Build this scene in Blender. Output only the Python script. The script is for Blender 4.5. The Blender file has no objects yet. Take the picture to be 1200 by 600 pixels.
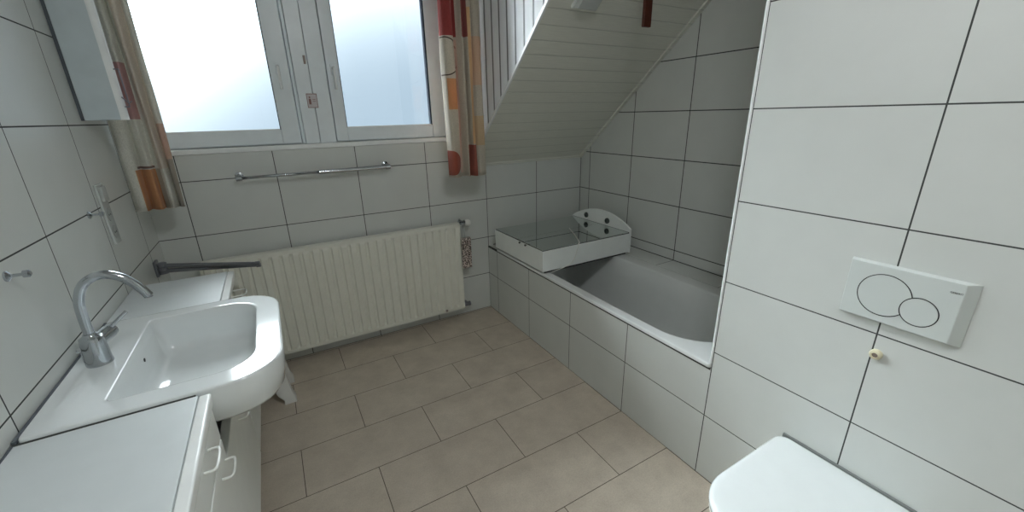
import bpy, bmesh, math, random
from mathutils import Vector, Matrix
random.seed(7)
scene = bpy.context.scene
COL = scene.collection
PI = math.pi
W = -1.9715      # left wall plane
XA = 0.908       # far wall of the bath alcove
YP = -1.956      # edge of the partition beside the bath
TW, TH = 0.4531, 0.30   # wall tile
CEIL = 2.58
YN = -4.0        # wall behind the viewer
XC = -0.115      # right cheek of the dormer
SL = 0.86        # pitch of the roof slope
Z0S = 1.158      # slope starts at this height on the back wall

# ------------------------------------------------------------------ materials
def s2l(c):
    return tuple(((v/255)/12.92 if v/255 <= .04045 else ((v/255+.055)/1.055)**2.4) for v in c)

class NT:
    def __init__(s, name):
        s.m = bpy.data.materials.new(name); s.m.use_nodes = True
        s.t = s.m.node_tree; s.t.nodes.clear()
        s.out = s.t.nodes.new('ShaderNodeOutputMaterial')
        s.b = s.t.nodes.new('ShaderNodeBsdfPrincipled')
        s.t.links.new(s.b.outputs[0], s.out.inputs[0])
        s.tc = None
    def n(s, t, **k):
        nd = s.t.nodes.new(t)
        for a, v in k.items(): setattr(nd, a, v)
        return nd
    def put(s, sock, v):
        if isinstance(v, bpy.types.NodeSocket): s.t.links.new(v, sock)
        else: sock.default_value = v
    def math(s, op, a, b=0.0, c=None, clamp=False):
        nd = s.n('ShaderNodeMath', operation=op); nd.use_clamp = clamp
        s.put(nd.inputs[0], a); s.put(nd.inputs[1], b)
        if c is not None: s.put(nd.inputs[2], c)
        return nd.outputs[0]
    def xyz(s):
        if not s.tc:
            s.tc = s.n('ShaderNodeTexCoord'); s.sp = s.n('ShaderNodeSeparateXYZ')
            s.t.links.new(s.tc.outputs['Object'], s.sp.inputs[0])
        return {'x': s.sp.outputs[0], 'y': s.sp.outputs[1], 'z': s.sp.outputs[2]}
    def mix(s, f, a, b):
        nd = s.n('ShaderNodeMix', data_type='RGBA')
        s.put(nd.inputs[0], f); s.put(nd.inputs[6], a); s.put(nd.inputs[7], b)
        return nd.outputs[2]
    def noise(s, scale, detail=3, rough=.5, stretch=None):
        s.xyz(); nd = s.n('ShaderNodeTexNoise')
        nd.inputs['Scale'].default_value = scale; nd.inputs['Detail'].default_value = detail
        nd.inputs['Roughness'].default_value = rough
        v = s.tc.outputs['Object']
        if stretch:
            mp = s.n('ShaderNodeMapping'); mp.inputs['Scale'].default_value = stretch
            s.t.links.new(v, mp.inputs[0]); v = mp.outputs[0]
        s.t.links.new(v, nd.inputs['Vector'])
        return nd.outputs['Fac']
    def bump(s, h, strength=.3, dist=.001):
        b = s.n('ShaderNodeBump'); b.inputs['Strength'].default_value = strength
        b.inputs['Distance'].default_value = dist
        s.put(b.inputs['Height'], h); s.t.links.new(b.outputs[0], s.b.inputs['Normal'])
    def rng(s, v, a, b, c, d):
        nd = s.n('ShaderNodeMapRange'); nd.clamp = True
        for i, q in enumerate((v, a, b, c, d)): s.put(nd.inputs[i], q)
        return nd.outputs[0]
    def band(s, v, c, half):   # 1 within half of c
        return s.math('LESS_THAN', s.math('ABSOLUTE', s.math('SUBTRACT', v, c)), half)

def col4(c): 
    c = s2l(c); return (c[0], c[1], c[2], 1)

def plain(name, rgb, rough=.4, metal=0.0, var=.06, nscale=14, bump=0, coat=0, spec=.5):
    m = NT(name); f = m.noise(nscale, 3)
    a = col4(rgb); b = tuple(v*(1-var) for v in a[:3])+(1,)
    m.put(m.b.inputs['Base Color'], m.mix(m.rng(f, .35, .65, 0, 1), a, b))
    m.b.inputs['Roughness'].default_value = rough; m.b.inputs['Metallic'].default_value = metal
    m.b.inputs['Specular IOR Level'].default_value = spec
    if coat: m.b.inputs['Coat Weight'].default_value = coat; m.b.inputs['Coat Roughness'].default_value = .06
    if bump: m.bump(m.noise(nscale*12, 2), bump, .0005)
    return m.m

def tile_mat(name, u, v, tw, th, ou, ov, rgb=(210, 212, 208), grout=(62, 64, 62), g=.0021, rough=.32):
    m = NT(name); c = m.xyz()
    def edge(coord, size, off):
        q = m.math('DIVIDE', m.math('SUBTRACT', coord, off), size)
        fr = m.math('FRACT', m.math('ADD', q, 100.0)); d = m.math('MINIMUM', fr, m.math('SUBTRACT', 1.0, fr))
        return m.math('MULTIPLY', d, size), m.math('FLOOR', m.math('ADD', q, 100.0))
    du, iu = edge(c[u], tw, ou); dv, iv = edge(c[v], th, ov)
    d = m.math('MINIMUM', du, dv)
    gr = m.math('LESS_THAN', d, g)
    wn = m.n('ShaderNodeTexWhiteNoise', noise_dimensions='2D'); cb = m.n('ShaderNodeCombineXYZ')
    m.put(cb.inputs[0], iu); m.put(cb.inputs[1], iv); m.t.links.new(cb.outputs[0], wn.inputs['Vector'])
    base = m.mix(m.rng(m.noise(5, 4, .6), .3, .7, 0, 1), col4(rgb), tuple(x*.95 for x in col4(rgb)[:3])+(1,))
    base = m.mix(m.math('MULTIPLY', wn.outputs['Value'], .05), base, (.55, .57, .58, 1))
    base = m.mix(gr, base, col4(grout))
    m.put(m.b.inputs['Base Color'], base)
    m.put(m.b.inputs['Roughness'], m.mix(gr, (rough,)*3+(1,), (.9,)*3+(1,)))
    h = m.math('ADD', m.rng(d, 0, g*1.9, 0, 1), m.math('MULTIPLY', m.noise(7, 2), .25))
    m.bump(h, .35, .0012)
    return m.m

def floor_mat():
    m = NT('floor_tile_stone'); c = m.xyz()
    row = m.math('DIVIDE', m.math('SUBTRACT', m.math('MULTIPLY', c['y'], -1.0), .9119), .2969)
    row = m.math('ADD', row, 100.0); ri = m.math('FLOOR', row); rf = m.math('FRACT', row)
    odd = m.math('MODULO', ri, 2.0)            # row between first two lines is even
    sh = m.math('MULTIPLY', m.math('SUBTRACT', 1.0, odd), .5)
    u = m.math('ADD', m.math('SUBTRACT', m.math('DIVIDE', c['x'], .5993), sh), 100.0)
    ui = m.math('FLOOR', u); uf = m.math('FRACT', u)
    du = m.math('MULTIPLY', m.math('MINIMUM', uf, m.math('SUBTRACT', 1.0, uf)), .5993)
    dv = m.math('MULTIPLY', m.math('MINIMUM', rf, m.math('SUBTRACT', 1.0, rf)), .2969)
    d = m.math('MINIMUM', du, dv); gr = m.math('LESS_THAN', d, .0016)
    wn = m.n('ShaderNodeTexWhiteNoise', noise_dimensions='2D'); cb = m.n('ShaderNodeCombineXYZ')
    m.put(cb.inputs[0], ui); m.put(cb.inputs[1], ri); m.t.links.new(cb.outputs[0], wn.inputs['Vector'])
    a = m.mix(m.rng(m.noise(7, 6, .65), .32, .68, 0, 1), col4((206, 194, 178)), col4((182, 170, 155)))
    a = m.mix(m.math('MULTIPLY', m.rng(m.noise(160, 2, .6), .4, .7, 0, 1), .35), a, col4((160, 147, 133)))
    a = m.mix(m.math('MULTIPLY', wn.outputs['Value'], .22), a, col4((172, 160, 146)))
    a = m.mix(gr, a, col4((74, 62, 54)))
    m.put(m.b.inputs['Base Color'], a)
    m.put(m.b.inputs['Roughness'], m.rng(m.noise(20, 3), .3, .7, .42, .55))
    m.bump(m.math('ADD', m.rng(d, 0, .003, 0, 1), m.math('MULTIPLY', m.noise(60, 4), .3)), .3, .001)
    return m.m

def board_mat(name, coord, pitch, off, rgb, rough=.4, gw=.0035, dark=.35, grain=None, vary=.06):
    m = NT(name); c = m.xyz()
    q = m.math('ADD', m.math('DIVIDE', m.math('SUBTRACT', c[coord], off), pitch), 100.0)
    fr = m.math('FRACT', q); d = m.math('MULTIPLY', m.math('MINIMUM', fr, m.math('SUBTRACT', 1.0, fr)), pitch)
    wn = m.n('ShaderNodeTexWhiteNoise', noise_dimensions='1D'); m.put(wn.inputs['W'], m.math('FLOOR', q))
    base = col4(rgb)
    a = m.mix(m.math('MULTIPLY', wn.outputs['Value'], vary*3), base, tuple(x*.85 for x in base[:3])+(1,))
    st = grain or (2, 2, 2)
    n = m.noise(9, 5, .6, st)
    a = m.mix(m.math('MULTIPLY', m.rng(n, .4, .62, 0, 1), .4), a, tuple(x*.80 for x in base[:3])+(1,))
    gr = m.rng(d, gw*.4, gw, 1, 0)
    a = m.mix(gr, a, tuple(x*dark for x in base[:3])+(1,))
    m.put(m.b.inputs['Base Color'], a); m.b.inputs['Roughness'].default_value = rough
    m.bump(m.math('ADD', m.rng(d, 0, gw*1.6, 0, 1), m.math('MULTIPLY', n, .15)), .6, .003)
    return m.m

def curtain_mat(name, shapes, base):
    m = NT(name); c = m.xyz(); a = m.mix(m.rng(m.noise(260, 2, .6, (1, 1, .5)), .4, .6, 0, 1), col4(base), tuple(x*.86 for x in col4(base)[:3])+(1,))
    weave = m.noise(420, 2)
    for s in shapes:
        k = s[0]
        if k == 'r':
            _, x0, x1, z0, z1, rgb, al = s
            f = m.math('MULTIPLY', m.band(c['x'], (x0+x1)/2, (x1-x0)/2), m.band(c['z'], (z0+z1)/2, (z1-z0)/2))
        else:   # disc or ring
            _, cx, cz, r0, r1, x0, x1, rgb, al = s
            dx = m.math('SUBTRACT', c['x'], cx); dz = m.math('SUBTRACT', c['z'], cz)
            d = m.math('SQRT', m.math('ADD', m.math('MULTIPLY', dx, dx), m.math('MULTIPLY', dz, dz)))
            f = m.math('MULTIPLY', m.band(d, (r0+r1)/2, (r1-r0)/2), m.band(c['x'], (x0+x1)/2, (x1-x0)/2))
        a = m.mix(m.math('MULTIPLY', f, al), a, col4(rgb))
    m.put(m.b.inputs['Base Color'], a); m.b.inputs['Roughness'].default_value = .9
    m.b.inputs['Specular IOR Level'].default_value = .1
    m.b.inputs['Sheen Weight'].default_value = .2
    m.bump(weave, .25, .0006)
    # cloth lets a little daylight through
    tr = m.n('ShaderNodeBsdfTranslucent'); m.put(tr.inputs[0], a)
    mx = m.n('ShaderNodeMixShader'); mx.inputs[0].default_value = .22
    m.t.links.new(m.b.outputs[0], mx.inputs[1]); m.t.links.new(tr.outputs[0], mx.inputs[2])
    m.t.links.new(mx.outputs[0], m.out.inputs[0])
    return m.m

def glass_pane():
    m = NT('window_glass')
    tr = m.n('ShaderNodeBsdfTransparent'); tr.inputs[0].default_value = (.97, .985, .99, 1)
    gl = m.n('ShaderNodeBsdfGlossy'); gl.inputs['Roughness'].default_value = .02
    lw = m.n('ShaderNodeFresnel'); lw.inputs[0].default_value = 1.45
    mx = m.n('ShaderNodeMixShader'); m.t.links.new(lw.outputs[0], mx.inputs[0])
    m.t.links.new(tr.outputs[0], mx.inputs[1]); m.t.links.new(gl.outputs[0], mx.inputs[2])
    m.t.links.new(mx.outputs[0], m.out.inputs[0]); return m.m

def leopard():
    m = NT('speckled_ceramic'); v = m.n('ShaderNodeTexVoronoi'); v.inputs['Scale'].default_value = 120
    m.xyz(); m.t.links.new(m.tc.outputs['Object'], v.inputs['Vector'])
    f = m.rng(v.outputs['Distance'], .42, .62, 0, 1)
    a = m.mix(f, col4((58, 38, 34)), col4((206, 192, 184)))
    m.put(m.b.inputs['Base Color'], a); m.b.inputs['Roughness'].default_value = .35
    return m.m

M = {}
M['tile_back'] = tile_mat('wall_tile_back', 'x', 'z', TW, TH, .4562, 0)
M['tile_left'] = tile_mat('wall_tile_left', 'y', 'z', TW, TH, -.6821, 0, g=.0022)
M['tile_right'] = tile_mat('wall_tile_right', 'y', 'z', TW, TH, -.1444, 0, g=.0019)
M['tile_alcove'] = tile_mat('wall_tile_alcove', 'y', 'z', TW, TH, -.1163, 0, g=.0028)
M['tile_ledge'] = tile_mat('ledge_tile', 'x', 'y', 3.0, TW, .5, -.1163)
M['floor'] = floor_mat()
M['plaster'] = plain('white_plaster', (222, 222, 218), .8, bump=.2)
M['trim'] = plain('white_trim', (226, 228, 226), .35)
M['strip'] = plain('white_plastic_edge_strip', (240, 242, 241), .16)
M['slope'] = board_mat('whitewashed_ceiling_boards', 'z', .0585, 1.158, (226, 226, 216), .5, gw=.0022, dark=.72, grain=(1.2, 40, 40), vary=.05)
M['cheek'] = board_mat('white_cheek_boards', 'y', .0893, -.398, (238, 239, 242), .4, gw=.0105, dark=.16, grain=(30, 30, 1), vary=.02)
M['frame'] = plain('white_window_frame', (232, 238, 241), .3, var=.04)
M['gasket'] = plain('grey_seal', (34, 36, 40), 1.0, spec=0.0)
M['glass'] = glass_pane()
M['enamel'] = plain('white_bath_enamel', (222, 224, 222), .12, coat=.5, var=.02)
M['ceramic'] = plain('white_ceramic', (224, 228, 228), .1, coat=.6, var=.02)
M['radiator'] = plain('cream_radiator_enamel', (230, 229, 218), .4, var=.04)
M['chrome'] = plain('chrome', (190, 194, 198), .12, metal=1.0, var=.05)
M['darkchrome'] = plain('dull_chrome', (150, 152, 160), .3, metal=.85, var=.1)
M['laminate'] = plain('white_laminate', (212, 217, 218), .38, var=.03, bump=.05)
M['cabinet'] = plain('white_cabinet_board', (236, 239, 236), .35, var=.03)
M['cabinet_dark'] = plain('plinth_and_recess_shade', (60, 60, 58), .7)  # plinth colour, also used as painted shade in recesses and gaps
M['handle'] = plain('white_plastic_handle', (236, 238, 234), .25)
M['plastic'] = plain('white_plastic', (226, 226, 220), .35, var=.03)
M['stool'] = plain('white_stool_plastic', (224, 224, 220), .4, var=.05)
M['plate'] = plain('white_flush_plastic', (206, 211, 208), .3, var=.02)
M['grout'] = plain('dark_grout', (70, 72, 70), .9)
M['panelgrey'] = plain('pale_panel', (196, 206, 210), .45)
M['strip_plate'] = plain('clear_cover_plastic', (196, 199, 196), .25)
M['reargrey'] = plain('grey_rear_strip', (120, 124, 122), .7)
M['socketgrey'] = plain('socket_grey', (158, 161, 158), .4)
M['holdergrey'] = plain('grey_painted_metal', (128, 130, 136), .32, metal=.35, var=.1)
M['gapgrey'] = plain('grey_gap_shade_and_joint', (92, 98, 104), .8)  # wall joints, and painted shade in the gap behind the wall panel
M['black'] = plain('dark_gap', (28, 30, 32), .6)
M['cream'] = plain('yellowed_plastic', (224, 216, 186), .4)
M['mirror'] = plain('mirror_glass', (208, 214, 211), .02, metal=1.0, var=.01)
M['wood'] = plain('reddish_brown_wood', (92, 44, 28), .5, var=.4, nscale=30)
M['lampglass'] = plain('frosted_lamp_glass', (186, 190, 188), .3)
M['speckle'] = leopard()
M['rosette'] = plain('grey_metal_rosette', (92, 98, 96), .35, metal=.6)
M['sticker'] = plain('faded_sticker', (206, 200, 202), .6)
M['stickerline'] = plain('faded_sticker_print', (150, 112, 106), .6)
M['brownpatch'] = plain('worn_brown_plastic', (142, 128, 120), .6)
M['wirewhite'] = plain('white_cable', (236, 236, 228), .45)
R_SH = [('r', -.395, -.285, 1.945, 2.5, (150, 40, 44), .9),
        ('c', -.378, 1.835, .098, .105, -.40, -.29, (60, 44, 38), .9),
        ('r', -.375, -.312, 1.54, 1.715, (208, 140, 76), .75),
        ('r', -.312, -.285, 1.15, 1.93, (222, 176, 160), .5),
        ('c', -.385, 1.218, 0.0, .078, -.40, -.29, (164, 72, 52), .9),
        ('r', -.262, -.226, 1.945, 2.5, (140, 46, 50), .85),
        ('r', -.226, -.208, 1.33, 2.1, (224, 176, 120), .7),
        ('r', -.262, -.208, 1.10, 1.325, (160, 68, 50), .85),
        ('r', -.208, -.12, 1.68, 1.95, (214, 172, 140), .65),
        ('r', -.208, -.135, 1.32, 1.50, (206, 170, 120), .6)]
M['curtain_r'] = curtain_mat('patterned_curtain_right', R_SH, (204, 195, 180))
L_SH = [('r', -1.908, -1.85, 1.52, 1.752, (176, 112, 112), .75),
        ('r', -1.908, -1.85, 1.304, 1.314, (110, 84, 74), .9),
        ('r', -1.915, -1.85, 1.08, 1.300, (196, 130, 70), .85),
        ('r', -1.835, -1.80, 1.30, 2.4, (206, 172, 148), .3),
        ('r', -1.80, -1.765, 1.34, 1.50, (190, 136, 108), .6),
        ('r', -1.80, -1.765, 1.08, 1.34, (128, 112, 98), .7),
        ('r', -1.85, -1.83, 1.08, 1.30, (150, 138, 110), .6)]
M['curtain_l'] = curtain_mat('patterned_curtain_left', L_SH, (226, 224, 214))

# ------------------------------------------------------------------ mesh helpers
def ob_from_bm(name, bm, mat, parent=None, smooth=False, bevel=0, segs=2):
    bmesh.ops.recalc_face_normals(bm, faces=bm.faces)
    me = bpy.data.meshes.new(name); bm.to_mesh(me); bm.free()
    me.materials.append(M[mat] if isinstance(mat, str) else mat)
    o = bpy.data.objects.new(name, me); COL.objects.link(o)
    if parent is not None:
        o.parent = parent; o.matrix_parent_inverse = Matrix.Translation(-parent.location)
        # children keep world coordinates in their mesh
    if bevel:
        b = o.modifiers.new('bevel', 'BEVEL'); b.width = bevel; b.segments = segs; b.limit_method = 'ANGLE'; b.angle_limit = .6
    if smooth or bevel:
        for p in me.polygons: p.use_smooth = True
        w = o.modifiers.new('wn', 'WEIGHTED_NORMAL') if bevel else None
        if w: w.keep_sharp = True
    return o

def bx(bm, x0, x1, y0, y1, z0, z1):
    v = [bm.verts.new((x, y, z)) for x in (x0, x1) for y in (y0, y1) for z in (z0, z1)]
    for f in ((0,1,3,2),(4,6,7,5),(0,4,5,1),(2,3,7,6),(0,2,6,4),(1,5,7,3)): bm.faces.new([v[i] for i in f])

def box(name, mat, x0, x1, y0, y1, z0, z1, parent=None, bevel=0, segs=2):
    bm = bmesh.new(); bx(bm, x0, x1, y0, y1, z0, z1)
    return ob_from_bm(name, bm, mat, parent, bevel=bevel, segs=segs)

def boxes(name, mat, lst, parent=None, bevel=0):
    bm = bmesh.new()
    for b in lst: bx(bm, *b)
    return ob_from_bm(name, bm, mat, parent, bevel=bevel)

def prism(bm, pts, axis, a, b):
    """extrude a 2D polygon along an axis; pts are the two other coordinates in xyz order"""
    def mk(p, t):
        q = list(p); q.insert('xyz'.index(axis), t); return bm.verts.new(q)
    A = [mk(p, a) for p in pts]; B = [mk(p, b) for p in pts]; n = len(pts)
    bm.faces.new(A); bm.faces.new(B[::-1])
    for i in range(n): bm.faces.new((A[i], B[i], B[(i+1) % n], A[(i+1) % n]))

def smooth_path(pts, k=6):
    P = [Vector(p) for p in pts]; out = []
    for i in range(len(P)-1):
        p0 = P[max(i-1, 0)]; p1 = P[i]; p2 = P[i+1]; p3 = P[min(i+2, len(P)-1)]
        for j in range(k):
            t = j/k
            out.append(.5*((2*p1)+(-p0+p2)*t+(2*p0-5*p1+4*p2-p3)*t*t+(-p0+3*p1-3*p2+p3)*t**3))
    out.append(P[-1]); return out

def tube(bm, pts, r, n=12, caps=True):
    P = [Vector(p) for p in pts]; rs = r if isinstance(r, (list, tuple)) else [r]*len(P)
    up = None; rings = []
    for i, p in enumerate(P):
        t = (P[min(i+1, len(P)-1)]-P[max(i-1, 0)]).normalized()
        if up is None:
            up = Vector((0, 0, 1)) if abs(t.z) < .9 else Vector((0, 1, 0))
        s = t.cross(up).normalized(); up = s.cross(t).normalized()
        rings.append([bm.verts.new(p+rs[i]*(math.cos(2*PI*k/n)*s+math.sin(2*PI*k/n)*up)) for k in range(n)])
    for a, b in zip(rings, rings[1:]):
        for k in range(n): bm.faces.new((a[k], a[(k+1) % n], b[(k+1) % n], b[k]))
    if caps: bm.faces.new(rings[0][::-1]); bm.faces.new(rings[-1])

def tube_ob(name, mat, pts, r, parent=None, n=12, smooth_k=0):
    bm = bmesh.new(); tube(bm, smooth_path(pts, smooth_k) if smooth_k else pts, r, n)
    o = ob_from_bm(name, bm, mat, parent, smooth=True); sharp(o); return o

def sharp(o, ang=.7):
    me = o.data; bm = bmesh.new(); bm.from_mesh(me)
    for e in bm.edges:
        if len(e.link_faces) == 2 and e.calc_face_angle(0) > ang: e.smooth = False
    bm.to_mesh(me); bm.free()

def lathe(bm, prof, c, axis='z', n=32):
    """prof: (radius, height) pairs round an axis through c"""
    rings = []
    for r, h in prof:
        ring = []
        for k in range(n):
            a = 2*PI*k/n; u, v = r*math.cos(a), r*math.sin(a)
            p = {'z': (u, v, h), 'x': (h, u, v), 'y': (u, h, v)}[axis]
            ring.append(bm.verts.new((c[0]+p[0], c[1]+p[1], c[2]+p[2])))
        rings.append(ring)
    for a, b in zip(rings, rings[1:]):
        for k in range(n): bm.faces.new((a[k], a[(k+1) % n], b[(k+1) % n], b[k]))
    bm.faces.new(rings[0][::-1]); bm.faces.new(rings[-1])

def lathe_ob(name, mat, prof, c, axis='z', parent=None, n=32):
    bm = bmesh.new(); lathe(bm, prof, c, axis, n)
    o = ob_from_bm(name, bm, mat, parent, smooth=True); sharp(o); return o

def rr(x0, x1, y0, y1, rad, seg=8):
    """rounded rectangle, corners in the order (x1,y1) (x0,y1) (x0,y0) (x1,y0)"""
    if not isinstance(rad, (list, tuple)): rad = [rad]*4
    out = []
    for (cx, cy, sx, sy, a0), r in zip(((x1, y1, -1, -1, 0), (x0, y1, 1, -1, 90), (x0, y0, 1, 1, 180), (x1, y0, -1, 1, 270)), rad):
        for i in range(seg+1):
            a = math.radians(a0+90*i/seg)
            out.append((cx+sx*r+r*math.cos(a), cy+sy*r+r*math.sin(a)))
    return out

def loft(bm, loops, cap0=False, cap1=False):
    """loops: list of (outline, z) or (outline, function)"""
    R = []
    for pts, z in loops:
        R.append([bm.verts.new((p[0], p[1], z(p) if callable(z) else z)) for p in pts])
    n = len(R[0])
    for a, b in zip(R, R[1:]):
        for k in range(n): bm.faces.new((a[k], a[(k+1) % n], b[(k+1) % n], b[k]))
    if cap0: bm.faces.new(R[0][::-1])
    if cap1: bm.faces.new(R[-1])

def loft_ob(name, mat, loops, parent=None, cap0=False, cap1=False, ang=.75):
    bm = bmesh.new(); loft(bm, loops, cap0, cap1)
    o = ob_from_bm(name, bm, mat, parent, smooth=True); sharp(o, ang); return o

def empty(name, loc):
    o = bpy.data.objects.new(name, None); o.location = loc; o.empty_display_size = .05
    COL.objects.link(o); return o
def tag(o, label, cat, group=None):
    o['label'] = label; o['category'] = cat
    if group: o['group'] = group
    return o
def struct(o, label=None):
    o['kind'] = 'structure'
    if label: o['label'] = label
    return o

# ------------------------------------------------------------------ room shell
def slope_z(y): return Z0S - SL*y
YT = (Z0S-CEIL)/SL       # where the slope meets the flat ceiling (negative y)
T = .14
struct(box('floor', 'floor', W-T, XA+T, YN-T, .3, -.1, 0), 'beige stone tiled floor in running bond')
struct(boxes('wall_back', 'tile_back', [(W-T, XA+T, 0, .25, 0, 1.337)]), 'light grey tiled wall under the window')
struct(box('wall_left', 'tile_left', W-T, W, YN-T, .25, 0, CEIL), 'light grey tiled wall behind the basin')
struct(box('wall_right', 'tile_right', 0, XA+T, YN-T, YP, 0, CEIL), 'light grey tiled partition wall with the flush plate')
bm = bmesh.new(); prism(bm, [(.25, 0), (YP, 0), (YP, CEIL+.1), (YT-.1, CEIL+.1), (.25, slope_z(.25)+.1)], 'x', XA, XA+T)
struct(ob_from_bm('wall_alcove', bm, 'tile_alcove'), 'light grey tiled wall along the far side of the bath')
struct(box('wall_near', 'tile_back', W-T, 0, YN-T, YN, 0, CEIL), 'tiled wall behind the viewer')
struct(boxes('ceiling', 'plaster', [(W-T, XA+T, YN-T, YT, CEIL, CEIL+T), (W-T, XC, YT, .25, CEIL, CEIL+T)]), 'flat white ceiling')
# the roof slope: thick slab clad in boards running across it
bm = bmesh.new(); k = T*math.sqrt(1+SL*SL)
prism(bm, [(.02, slope_z(.02)), (YT, CEIL), (YT, CEIL+k), (.02, slope_z(.02)+k)], 'x', XC+.004, XA)
struct(ob_from_bm('ceiling_slope', bm, 'slope'), 'sloped ceiling clad in whitewashed boards above the bath')
# dormer cheek: boards standing above the slope, thick wall
bm = bmesh.new()
prism(bm, [(.25, slope_z(.25)+.012), (YT, CEIL+.012), (.25, CEIL+.012)], 'x', XC, XC+.1)
prism(bm, [(.25, slope_z(.25)-.05), (.0, 1.13), (.0, slope_z(0)+.05), (.25, slope_z(.25)+.15)], 'x', XC, XC+.1)
struct(ob_from_bm('wall_dormer', bm, 'cheek'), 'dormer cheek clad in upright white boards')
# upper wall right of the window, behind the slope, and wall left of the window
struct(boxes('trim_1', 'frame', [(-.262, XC+.002, .035, .25, 1.337, CEIL), (W, -1.945, .035, .25, 1.337, CEIL), (W, XC, .035, .25, 2.48, CEIL)]), 'white casing round the window')
struct(box('wall_gable', 'plaster', XC+.1, XA+T, .12, .25, 1.337, 2.2), 'closed roof space beside the dormer')
# mouldings
def along_slope(x0, x1, off, th, y0, y1):
    n = Vector((0, -SL, -1)).normalized()
    bm = bmesh.new()
    a = Vector((0, y0, slope_z(y0))); b = Vector((0, y1, slope_z(y1)))
    P = [a+n*off, b+n*off, b+n*(off+th), a+n*(off+th)]
    prism(bm, [(p.y, p.z) for p in P], 'x', x0, x1); return bm
struct(ob_from_bm('trim_2', along_slope(XC-.010, XC+.004, -.012, .018, -.02, YT), 'strip', bevel=.002), 'bright edge strip between the dormer cheek and the slope')
struct(ob_from_bm('trim_3', along_slope(XA-.030, XA, 0, .012, 0, YT), 'slope', bevel=.002), 'moulding where the slope meets the alcove wall')
bm = bmesh.new(); prism(bm, [(-.012, 1.150), (0, 1.150), (0, 1.178), (-.016, 1.172)], 'x', XC, XA)
struct(ob_from_bm('trim_4', bm, 'slope', bevel=.002), 'thin moulding at the foot of the slope')
struct(box('trim_5', 'strip', -.003, .010, YP-.0002, YP+.011, .545, CEIL, bevel=.004), 'white edge strip on the partition corner')
struct(box('trim_6', 'strip', W, XC, -.008, .036, 1.337, 1.366, bevel=.006), 'white ledge strip under the window')
# bath apron and ledges
struct(box('wall_apron', 'tile_right', 0, .045, YP, 0, 0, .522), 'tiled front of the bath')
struct(boxes('trim_7', 'tile_ledge', [(.716, XA, YP, 0, 0, .528), (.045, .716, -.148, 0, 0, .528)]), 'tiled ledge along the far side of the bath')

struct(boxes('trim_10', 'grout', [(-.0012, .01, YP+.004, -.001, .5155, .5262), (.7135, .7175, YP, -.15, .52, .5292), (XA-.003, XA+.01, YP, 0, .526, .5325), (.045, .716, -.1485, -.1455, .52, .5292), (.045, XA, -.003, .01, .526, .5325), (-.0008, .003, -.003, .003, 0, .525), (XA-.003, XA+.002, -.003, .002, .53, 1.16)]), 'dark joints round the bath and painted shade under its lip')  # front strip is joint plus the painted shadow of the lip overhang

# ------------------------------------------------------------------ windows
def sash(idx, x0, x1, hx, hand, label):
    root = empty('window_%d' % idx, ((x0+x1)/2, .03, 1.366)); struct(root, label)
    zb, zt = 1.370, 2.47; b = .074
    gx0, gx1, gz0, gz1 = x0+hand[0], x1-hand[1], 1.449, zt-b
    boxes('sash', 'frame', [(x0, gx0, .028, .085, zb, zt), (gx1, x1, .028, .085, zb, zt), (gx0, gx1, .028, .085, zb, gz0), (gx0, gx1, .028, .085, gz1, zt)], root, bevel=.004)
    e = .004
    boxes('glazing_seal', 'gasket', [(gx0, gx0+e, .034, .0846, gz0, gz1), (gx1-e*.8, gx1, .034, .0846, gz0, gz1), (gx0, gx1, .034, .0846, gz1-e, gz1)], root)
    box('glazing_bead', 'strip', gx0+e, gx1-e, .034, .05, gz0, gz0+.006, root)
    box('pane', 'glass', gx0, gx1, .052, .056, gz0, gz1, root)
    h = box('handle_plate', 'frame', hx-.013, hx+.013, .018, .028, 1.745, 1.805, root, bevel=.003)
    bm = bmesh.new(); tube(bm, smooth_path([(hx, .02, 1.782), (hx, -.012, 1.782), (hx, -.020, 1.768), (hx, -.018, 1.72), (hx, -.016, 1.665)], 4), .0075, 10)
    hd = ob_from_bm('handle', bm, 'strip', root, smooth=True)
    return root
sash(1, -1.912, -1.190, -1.246, (.079, .097), 'left window sash with an overexposed sky behind')
sash(2, -.992, -.272, -.958, (.068, .098), 'right window sash with a pale blue sky behind')
# fixed outer frame and wide mullion
struct(boxes('trim_8', 'frame', [(-1.945, -1.908, .040, .12, 1.34, 2.48), (-.276, -.258, .040, .12, 1.34, 2.48), (-1.916, -.268, .05, .12, 1.34, 1.375), (-1.916, -.268, .05, .12, 2.465, 2.48)], bevel=.003), 'fixed outer window frame')
struct(boxes('trim_9', 'frame', [(-1.168, -1.090, .014, .12, 1.366, 2.48), (-1.088, -.998, .014, .12, 1.366, 2.48), (-1.186, -1.168, .04, .12, 1.366, 2.48), (-1.200, -.980, .086, .12, 1.366, 2.48)], bevel=.003), 'wide white post between the two sashes')
st = empty('window_sticker', (-1.098, .0138, 1.605)); tag(st, 'small square faded sticker on the post between the two windows', 'sticker')
box('backing', 'sticker', -1.126, -1.070, .0126, .0138, 1.566, 1.644, st)
boxes('print', 'stickerline', [(-1.126, -1.070, .0118, .0126, 1.640, 1.644), (-1.126, -1.070, .0118, .0126, 1.566, 1.569), (-1.126, -1.123, .0118, .0126, 1.566, 1.644), (-1.073, -1.070, .0118, .0126, 1.566, 1.644),
      (-1.116, -1.104, .0118, .0126, 1.585, 1.615), (-1.114, -1.106, .0118, .0126, 1.619, 1.628), (-1.096, -1.080, .0118, .0126, 1.600, 1.603), (-1.096, -1.080, .0118, .0126, 1.610, 1.613)], st)
tag(box('plastic_catch', 'brownpatch', -1.110, -1.098, .008, .0138, 1.800, 1.845, bevel=.002), 'small worn brownish catch high on the post between the windows', 'catch')

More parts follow.
